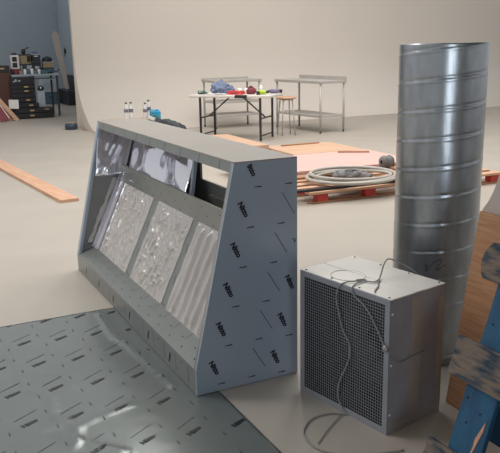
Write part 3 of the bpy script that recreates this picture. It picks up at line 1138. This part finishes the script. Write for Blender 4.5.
def drill(label, x, y, rz, m):
    t = thing('cordless_drill', label, 'drill')
    ontable(t, x, y, label, 'drill', rz)
    mb = MB()
    mb.tube([(-0.09, 0, 0.035), (-0.06, 0, 0.035), (0.04, 0, 0.035), (0.06, 0, 0.035)], [0.025, 0.034, 0.034, 0.026], 14)
    mb.bar((-0.03, 0, 0.035), (-0.05, -0.11, 0.03), 0.03, 0.036)
    mb.build('drill_body', m, t)
    mb = MB()
    mb.tube([(0.06, 0, 0.035), (0.10, 0, 0.035), (0.115, 0, 0.035), (0.15, 0, 0.035)], [0.02, 0.018, 0.006, 0.004], 10)
    mb.build('chuck', 'black', t)
    mb = MB()
    mb.box((-0.052, -0.135, 0.030), (0.055, 0.04, 0.055))
    mb.build('battery', 'black', t, 0.004)


drill('lime green cordless drill lying on the right of the folding table', 0.50, -0.10, 0.2, 'lime')
drill('violet-grey cordless drill at the right end of the folding table', 0.60, 0.16, 2.9, 'violet')
mb = MB()
mb.bx(-0.10, 0.10, -0.02, 0.02, -0.045, -0.01)
mb.bx(-0.10, 0.10, 0.005, 0.02, -0.01, 0.004)
ck = mb.build('table_clamp', 'black', tb, 0.003)
ck.location = (0.22, -TW / 2 - 0.022, TH)
ck['label'] = 'black latch on the front edge'

st = thing('wooden_stool', 'round pine-topped stool on thin splayed metal legs between the table and the steel bench', 'stool', (0.66, 12.70, 0), 0.3)
mb = MB()
mb.lathe([(0, 0.62), (0.165, 0.62), (0.175, 0.63), (0.175, 0.645), (0.165, 0.655), (0, 0.655)], seg=28)
mb.build('seat', 'pine', st)
for k in range(4):
    an = PI / 4 + k * PI / 2
    mb = MB()
    mb.tube([(0.17 * math.cos(an), 0.17 * math.sin(an), 0.0), (0.115 * math.cos(an), 0.115 * math.sin(an), 0.62)], 0.011, 8)
    mb.build('leg', 'bench', st)
mb = MB()
mb.box((0, 0, 0.607), (0.19, 0.03, 0.024), Matrix.Rotation(PI / 4, 3, 'Z'))
mb.box((0, 0, 0.607), (0.03, 0.19, 0.024), Matrix.Rotation(PI / 4, 3, 'Z'))
mb.build('seat_bracket', 'bench', st)

# ================================================================== BOTTLES ON A LOW PLATFORM BEHIND THE HOOD
PL = Vector((-2.05, 12.80, 0))
pf = thing('low_platform', 'low plywood platform behind the hood carrying the water bottles', 'platform', PL, YAW)
mb = MB()
mb.bx(-0.42, 0.45, -0.28, 0.28, 0.28, 0.30)
mb.build('platform_top', 'ply', pf, 0.002)
for sx in (-0.36, 0.36):
    mb = MB()
    mb.bx(sx - 0.02, sx + 0.02, -0.25, 0.25, 0, 0.2795)
    mb.build('side_support', 'pine', pf)


def onplat(o, x, y, label, cat, z=0.3005, group=None):
    place(o, Vector((PL.x, PL.y, z)) + U * x + V * y, YAW)
    return tag(o, label, cat, group)


def bottle(x, y, h, label):
    t = thing('water_bottle', label, 'bottle')
    onplat(t, x, y, label, 'bottle')
    mb = MB()
    r = 0.038
    mb.lathe([(0, 0), (r * 0.9, 0.0), (r, 0.01), (r, h * 0.32), (r * 0.9, h * 0.36), (r, h * 0.42), (r, h * 0.62), (r * 0.9, h * 0.72), (r * 0.45, h * 0.88), (r * 0.4, h * 0.93), (0, h * 0.93)], seg=18)
    mb.build('bottle_body', 'clear', t)
    mb = MB()
    mb.lathe([(r * 1.01, h * 0.42), (r * 1.015, h * 0.425), (r * 1.015, h * 0.61), (r * 1.01, h * 0.615)], seg=18)
    mb.build('bottle_label', 'label_grey', t)
    mb = MB()
    mb.lathe([(r * 0.48, h * 0.915), (r * 0.48, h * 0.99), (r * 0.4, h), (0, h)], seg=14)
    mb.build('bottle_cap', 'charcoal', t)


bottle(-0.06, 0.02, 0.30, 'leftmost clear plastic water bottle standing behind the hood')
bottle(0.03, 0.03, 0.30, 'clear water bottle second from the left, beside its twin')
bottle(0.27, -0.02, 0.28, 'clear water bottle just left of the cyan-wrapped pack')
bottle(0.37, 0.08, 0.32, 'clear water bottle rising behind the cyan-wrapped pack')
mb = MB()
mb.grid(1, 1, lambda a, b: (0, 0, 0))
mb.bm.clear()
for ix in range(2):
    for iy in range(2):
        mb.lathe([(0, 0), (0.034, 0), (0.037, 0.01), (0.037, 0.12), (0.015, 0.165), (0, 0.17)], (-0.037 + ix * 0.074, -0.037 + iy * 0.074, 0), 14)
mb.bx(-0.078, 0.078, -0.078, 0.078, 0.004, 0.135)
onplat(mb.build('bottle_pack', 'cyan', None, 0.01), 0.41, -0.14, 'small cyan plastic-wrapped pack of bottles', 'bottle pack')

hb = thing('holdall_bag', 'slumped dark holdall bag with strap on the floor behind the hood, right of the bottles', 'bag', (-1.42, 11.98, 0), YAW - 0.9)
mb = MB()
mb.blob((0, 0, 0.17), (0.42, 0.16, 0.22), 0.3, 2.4, 6, 4, 0, 0.0)
mb.blob((0.22, 0.0, 0.15), (0.22, 0.15, 0.18), 0.35, 2.8, 9, 4, 0, 0.0)
mb.build('bag_body', 'charcoal', hb)
mb = MB()
mb.tube(spline([(-0.28, 0, 0.32), (-0.12, 0.03, 0.43), (0.03, 0, 0.35), (0.18, -0.02, 0.37), (0.36, 0, 0.22)], 7), 0.014, 6)
mb.build('strap', 'green', hb)
mb = MB()
mb.box((-0.16, -0.03, 0.39), (0.13, 0.02, 0.05), Matrix.Rotation(0.3, 3, 'Y'))
mb.build('white_tag', 'white', hb)

# ================================================================== CORNER WORKSHOP BEYOND THE COVE (far left)
L0 = Vector((-5.3406, 16.784, 0))


def left(x, y, z=0.0):
    return L0 + U * x + V * y + Vector((0, 0, z))


def lplace(o, x, y, z=0.0, rz=0.0):
    return place(o, left(x, y, z), YAW + rz)


cab = thing('brown_cabinet', 'dark brown wooden cabinet at the far left edge of the workshop corner', 'cabinet')
lplace(cab, -0.55, 0.15)
mb = MB()
mb.bx(0, 0.58, 0.012, 0.5, 0, 1.18)
mb.build('carcass', 'brown', cab, 0.004)
for x0, x1 in ((0.006, 0.287), (0.293, 0.574)):
    mb = MB()
    mb.bx(x0, x1, -0.008, 0.0115, 0.03, 1.02)
    d = mb.build('door', 'brown', cab, 0.003)
mb = MB()
mb.bx(0.006, 0.574, -0.008, 0.0115, 1.03, 1.17)
d = mb.build('drawer', 'chest', cab, 0.003)
mb = MB()
mb.bx(0.36, 0.46, -0.02, -0.0085, 1.10, 1.125)
mb.build('handle', 'brass', d)

tbn = thing('workshop_table', 'long cluttered workshop table with a pale top edge in the far left corner', 'table')
lplace(tbn, 0.0, 0.10)
mb = MB()
mb.bx(0.05, 1.12, 0.0, 0.75, 0.93, 0.97)
mb.build('tabletop', 'worktop', tbn, 0.003)
for x in (1.07,):
    for y in (0.04, 0.70):
        mb = MB()
        mb.bx(x - 0.02, x + 0.02, y - 0.02, y + 0.02, 0, 0.9295)
        mb.build('leg', 'charcoal', tbn)
mb = MB()
mb.bx(0.55, 1.05, 0.10, 0.70, 0.835, 0.855)
mb.build('under_shelf', 'grey_box', tbn)
for x in (0.06, 0.54):
    mb = MB()
    mb.bx(x - 0.01, x + 0.01, 0.02, 0.72, 0.60, 0.9295)
    mb.build('side_panel', 'charcoal', tbn)

ch = thing('drawer_chest', 'stepped black chest of shallow drawers with tan pulls under the worktop', 'chest of drawers')
lplace(ch, 0.0, 0.0)
heights = [(0.02, 0.12, -0.30, 0.86), (0.13, 0.23, -0.28, 0.86), (0.24, 0.34, -0.15, 0.56), (0.35, 0.45, 0.0, 0.53), (0.46, 0.55, 0.0, 0.53), (0.56, 0.645, 0.0, 0.53), (0.655, 0.74, 0.0, 0.53), (0.75, 0.92, 0.0, 0.53)]
mb = MB()
mb.bx(0.01, 0.53, 0.05, 0.08, 0.0, 0.92)
mb.bx(0.01, 0.03, 0.02, 0.05, 0.0, 0.92)
mb.build('carcass', 'chest', ch)
for k, (z0, z1, y0, x1) in enumerate(heights):
    mb = MB()
    mb.bx(0.0, x1, y0, 0.045, z0, z1)
    d = mb.build('drawer', 'chest', ch, 0.004)
    hx = [0.36, 0.37, 0.38, 0.35, None, 0.33, 0.33, None][k]
    if hx:
        mb = MB()
        mb.bx(hx - 0.045, hx + 0.045, y0 - 0.014, y0 - 0.0005, (z0 + z1) / 2 - 0.014, (z0 + z1) / 2 + 0.016)
        h = mb.build('drawer_pull', 'brass', d)
        h['label'] = 'tan drawer pull'
        if k == 1:
            mb = MB()
            mb.bx(0.65, 0.75, y0 - 0.014, y0 - 0.0005, 0.185, 0.212)
            mb.build('drawer_pull', 'tan', d)['label'] = 'tan drawer pull'
mb = MB()
mb.bx(0.09, 0.13, -0.02, -0.0005, 0.82, 0.87)
mb.bx(0.05, 0.09, -0.014, -0.0005, 0.81, 0.835)
mb.bx(0.16, 0.21, -0.02, -0.0005, 0.82, 0.85)
mb.build('stuck_paper', 'grey_box', ch)


def lbox(name, m, x0, x1, y0, y1, z0, z1, label, cat, lid=None, rz=0.0, extra=None):
    t = thing(name, label, cat)
    cx, cy = (x0 + x1) / 2, (y0 + y1) / 2
    lplace(t, cx, cy, z0, rz)
    w, d, h = (x1 - x0), (y1 - y0), z1 - z0
    mb = MB()
    mb.bx(-w / 2, w / 2, -d / 2, d / 2, 0, h * (0.86 if lid else 1))
    mb.build('body', m, t, 0.006)
    if lid:
        mb = MB()
        mb.bx(-w / 2 - 0.006, w / 2 + 0.006, -d / 2 - 0.006, d / 2 + 0.006, h * 0.865, h)
        mb.build('lid', lid, t, 0.004)
    if extra:
        extra(t, w, d, h)
    return t


def front_patch(m, fx0, fx1, fz0, fz1, nm='front_panel'):
    def e(t, w, d, h):
        mb = MB()
        mb.bx(-w / 2 + w * fx0, -w / 2 + w * fx1, -d / 2 - 0.012, -d / 2 - 0.0005, h * fz0, h * fz1)
        mb.build(nm, m, t)
    return e


lbox('leaning_sheet', 'grey_box', 0.57, 0.73, -0.02, 0.03, 0.235, 0.60, 'pale grey rectangular board standing on the low black drawers', 'board')
lbox('storage_crate', 'blue_box', 1.52, 1.85, 4.0, 4.35, 0.001, 0.34, 'blue plastic storage crate on the floor beyond the worktop at right', 'crate', 'blue_box', 0, front_patch('charcoal', 0.35, 0.65, 0.55, 0.66, 'handle'))
lbox('grey_carton', 'grey_box', 1.44, 1.90, 3.98, 4.38, 0.345, 0.69, 'grey carton stacked on the blue storage crate', 'carton', None, 0, front_patch('worktop', 0.1, 0.7, 0.3, 0.8))
mb = MB()
mb.blob((0, 0, 0.05), (0.07, 0.06, 0.06), 0.35, 3, 3, 3, 0, 0.0)
mb.blob((0.0, -0.045, 0.06), (0.025, 0.02, 0.03), 0.2, 3, 3, 2, 1, 0.0)
o = mb.build('small_bag', ['black', 'white'])
lplace(o, 0.65, 0.10, 0.602)
tag(o, 'small black and white bundle perched above the pale grey board', 'bundle')
o.location = left(0.65, 0.0, 0.602)

# clutter standing on the worktop
ZW = 0.9705


def mon(t, w, d, h):
    for k in range(2):
        mb = MB()
        mb.bx(-w * 0.38, w * 0.25, -d / 2 - 0.006, -d / 2 - 0.0005, h * (0.12 + 0.42 * k), h * (0.46 + 0.42 * k))
        mb.build('dark_window', 'black', t)


lbox('tool_charger', 'white', 0.12, 0.29, 0.40, 0.56, 1.09, 1.40, 'white case with two dark windows on the worktop, tallest at left', 'case', None, 0, mon)
lbox('red_toolbox', 'maroon', 0.10, 0.31, 0.36, 0.58, ZW, 1.088, 'dull red toolbox under the white case on the worktop', 'toolbox', 'maroon', 0, front_patch('charcoal', 0.2, 0.6, 0.3, 0.7))
lbox('tan_case', 'tan', 0.34, 0.56, 0.45, 0.68, 1.20, 1.42, 'tan case stacked high at the middle of the worktop', 'case', 'charcoal', 0.1, front_patch('black', 0.6, 0.95, 0.2, 0.8))
lbox('grey_case', 'grey_box', 0.33, 0.58, 0.42, 0.70, ZW, 1.198, 'grey case under the tan case on the worktop', 'case', 'charcoal', 0, front_patch('charcoal', 0.1, 0.5, 0.2, 0.9))
lbox('black_case', 'chest', 0.60, 0.80, 0.45, 0.70, ZW, 1.26, 'tall black case in the middle of the worktop clutter', 'case', 'charcoal', -0.1, front_patch('grey_box', 0.3, 0.8, 0.35, 0.6))
lbox('dark_toolbox', 'charcoal', 0.60, 0.78, 0.45, 0.68, 1.262, 1.42, 'dark toolbox stacked on the tall black case', 'toolbox', 'grey_box', 0.1, front_patch('white', 0.2, 0.7, 0.6, 0.75))
lbox('wide_carton', 'tan', 0.84, 1.09, 0.40, 0.66, 1.10, 1.24, 'pale tan carton at the right end of the worktop', 'carton', 'worktop', -0.06)
lbox('slate_case', 'blue_box', 0.83, 1.07, 0.38, 0.68, ZW, 1.098, 'slate blue case under the tan carton at the right end', 'case', 'charcoal', 0)
mb = MB()
mb.blob((0, 0, 0.03), (0.12, 0.10, 0.09), 0.2, 2, 4, 3, 0, 0.0)
o = mb.build('cloth_bundle', 'black')
lplace(o, 0.95, 0.53, 1.2415)
tag(o, 'rounded black bundle on top of the tan carton', 'bundle')
mb = MB()
mb.tube(spline([(-0.10, 0, 0.03), (-0.03, 0, 0.07), (0.05, 0, 0.04), (0.13, 0, 0.10)], 5), [0.012] * 15 + [0.004], 6)
mb.blob((-0.08, 0, 0.03), (0.05, 0.035, 0.03), 0.1, 2, 3, 2, 0, 0.0)
o = mb.build('hand_tool', 'charcoal')
lplace(o, 1.04, 0.22, ZW)
tag(o, 'dark long-nosed hand tool jutting over the right end of the worktop', 'tool')
jars = [(0.17, 0.12, 0.12, 'maroon', 'dull red tin at the front left of the worktop'), (0.27, 0.14, 0.10, 'tan', 'tan tin beside the red tin on the worktop'),
        (0.37, 0.13, 0.14, 'white', 'white plastic bottle at the front of the worktop'), (0.45, 0.16, 0.12, 'blue_box', 'slate blue tin at the front middle of the worktop'),
        (0.53, 0.14, 0.15, 'white', 'tall white bottle at the front middle of the worktop'), (0.61, 0.13, 0.10, 'denim', 'dusty blue tin right of the tall white bottle'),
        (0.69, 0.15, 0.13, 'white', 'white tub before the tall black case'), (0.78, 0.14, 0.11, 'blue_box', 'slate tin before the slate blue case'),
        (0.87, 0.15, 0.09, 'green', 'green tin at the front right of the worktop')]
for x, y, h, m, lab in jars:
    t = thing('paint_tin' if 'tin' in lab else 'bottle', lab, 'tin' if 'tin' in lab else 'bottle')
    lplace(t, x, y + 0.06, ZW)
    mb = MB()
    mb.lathe([(0, 0), (0.032, 0), (0.034, 0.005), (0.034, h * 0.75), (0.022, h * 0.85), (0.0, h * 0.85)], seg=14)
    mb.build('body', m, t)
    mb = MB()
    mb.lathe([(0.02, h * 0.855), (0.022, h * 0.86), (0.022, h), (0, h)], seg=12)
    mb.build('cap', 'charcoal', t)
for x, y, z, w, m, lab in ((0.18, 0.30, ZW, 0.06, 'charcoal', 'dark rag heap between the red toolbox and the tins'), (0.50, 0.32, ZW, 0.07, 'denim', 'blue rag heap before the grey case'),
                        (0.72, 0.32, ZW, 0.06, 'grey_fabric', 'grey rag heap before the tall black case'), (0.87, 0.31, ZW, 0.045, 'tan', 'tan rag heap before the slate blue case'),
                        (0.21, 0.48, 1.401, 0.05, 'charcoal', 'dark rag draped on the white two-windowed case'), (0.69, 0.56, 1.421, 0.06, 'denim', 'blue rag on the dark toolbox at the top of the clutter')):
    mb = MB()
    mb.blob((0, 0, w * 0.35), (w * 1.2, w * 0.8, w * 0.8), 0.55, 2.8, x * 9, 3, 0, 0.0)
    o = mb.build('rag', m)
    lplace(o, x, y, z)
    tag(o, lab, 'rag')
mb = MB()
mb.lathe([(0, 0), (0.03, 0), (0.05, 0.03), (0.052, 0.08), (0.03, 0.115), (0, 0.12)], seg=16)
mb.tube([(0.03, 0, 0.09), (0.08, 0, 0.14), (0.14, 0, 0.14)], 0.012, 6)
o = mb.build('hand_lamp', 'black')
lplace(o, 0.43, 0.55, 1.4215)
tag(o, 'small dark lamp-like tool on top of the tan case', 'tool')

# leaning boards before the brown cabinet
for k, (x, ang, w, L, m, lab) in enumerate(((-0.30, 0.62, 0.09, 0.80, 'pine', 'tan plank leaning before the brown cabinet, nearest the black chest'), (-0.42, 0.55, 0.07, 0.72, 'pine_dark', 'brown plank leaning next to the tan plank'),
                                            (-0.52, 0.60, 0.06, 0.62, 'chest', 'dark plank leaning leftmost before the brown cabinet'))):
    mb = MB()
    mb.bx(-w / 2, w / 2, -0.012, 0.012, 0, L)
    o = mb.build('leaning_plank', m, None, 0.002)
    o.matrix_world = Matrix.Translation(left(x + 0.28, -0.62 + 0.04 * k, 0.004)) @ Matrix.Rotation(YAW, 4, 'Z') @ Matrix.Rotation(-0.25, 4, 'X') @ Matrix.Rotation(-ang, 4, 'Y')
    tag(o, lab, 'plank')
mb = MB()
mb.bx(0, 0.21, -0.01, 0.01, 0, 0.20)
o = mb.build('white_board', 'white', None, 0.002)
o.matrix_world = Matrix.Translation(left(-0.14, -0.36, 0.25)) @ Matrix.Rotation(YAW, 4, 'Z') @ Matrix.Rotation(-0.2, 4, 'X') @ Matrix.Rotation(0.06, 4, 'Y')
tag(o, 'small square white board propped against the black chest of drawers', 'board')
mb = MB()
mb.bx(-0.09, 0.09, -0.012, 0.012, 0, 0.36)
mb.bx(0.09, 0.105, -0.013, 0.013, 0, 0.36, 1)
o = mb.build('maroon_panel', ['maroon', 'white'])
o.matrix_world = Matrix.Translation(left(-0.30, -0.78, 0.03)) @ Matrix.Rotation(YAW, 4, 'Z') @ Matrix.Rotation(-0.2, 4, 'X') @ Matrix.Rotation(-0.5, 4, 'Y')
tag(o, 'dark maroon panel with a white edge leaning at the far left', 'panel')


# along the side wall
def side(x, y, z=0.0):
    """x along the side wall from the corner, y out from the wall"""
    return C0 - V * x - U * y + Vector((0, 0, z))


bn = thing('low_bench_seat', 'low dark bench with charcoal back against the side wall left of the cove', 'bench')
place(bn, Vector((-4.80, 20.62, 0)) + U * 0.12, YAW + PI / 2)
mb = MB()
mb.bx(-0.1, 1.5, 0.05, 0.34, 0.0, 0.36)
mb.build('seat_box', 'chest', bn, 0.02)
mb = MB()
mb.bx(-0.1, 1.5, 0.0, 0.045, 0.0, 0.80)
mb.build('backrest', 'charcoal', bn, 0.01)
mb = MB()
mb.bx(-0.05, 1.45, 0.06, 0.33, 0.3655, 0.40)
mb.build('seat_pad', 'charcoal', bn, 0.01)

mb = MB()
mb.prism([(-0.05, 0), (0.06, 0), (0.10, 1.50), (0.02, 1.62), (-0.10, 1.50)], 0, 0.03, lambda p, q, d: (p, d, q))
o = mb.build('pale_board', 'grey_panel', None, 0.003)
o.matrix_world = Matrix.Translation(Vector((-4.80, 20.62, 0.425)) + V * 0.38 - U * 0.12) @ Matrix.Rotation(0.15, 4, 'Z') @ Matrix.Rotation(-0.03, 4, 'X') @ Matrix.Rotation(-0.15, 4, 'Y')
tag(o, 'tall pale board leaning on the side wall above the low bench', 'board')
mb = MB()
mb.bx(-0.03, 0.03, 0, 0.05, -0.05, 0.07)
mb.tube([(0, 0.03, -0.05), (0.02, 0.05, -0.12), (0.05, 0.05, -0.14)], 0.012, 6)
mb.tube([(0, 0.03, 0.07), (0.01, 0.04, 0.12)], 0.012, 6)
o = mb.build('wall_hook', 'black')
o.matrix_world = Matrix.Translation(side(0.85, 0.0, 1.45)) @ Matrix.Rotation(YAW + PI / 2, 4, 'Z')
tag(o, 'small black fitting hanging on the side wall beside the cove edge', 'wall fitting')

dr = thing('squat_drum', 'squat dark blue-grey drum on the floor at the foot of the cove end', 'drum', (-3.43, 14.22, 0), 0.0)
mb = MB()
mb.lathe([(0, 0), (0.105, 0), (0.12, 0.02), (0.12, 0.09), (0.105, 0.115), (0, 0.115)], seg=24)
mb.build('body', 'drum', dr)
mb = MB()
mb.box((0.0, 0.02, 0.125), (0.15, 0.10, 0.018))
mb.build('lid_cloth', 'tan', dr, 0.005)
mb = MB()
mb.bx(-0.03, 0.03, -0.02, 0.02, 0, 0.03)
o = mb.build('wood_offcut', 'pine_dark')
place(o, (-3.12, 13.95, 0), 0.3)
tag(o, 'tiny brown wood offcut on the floor at the base of the cove end', 'offcut')
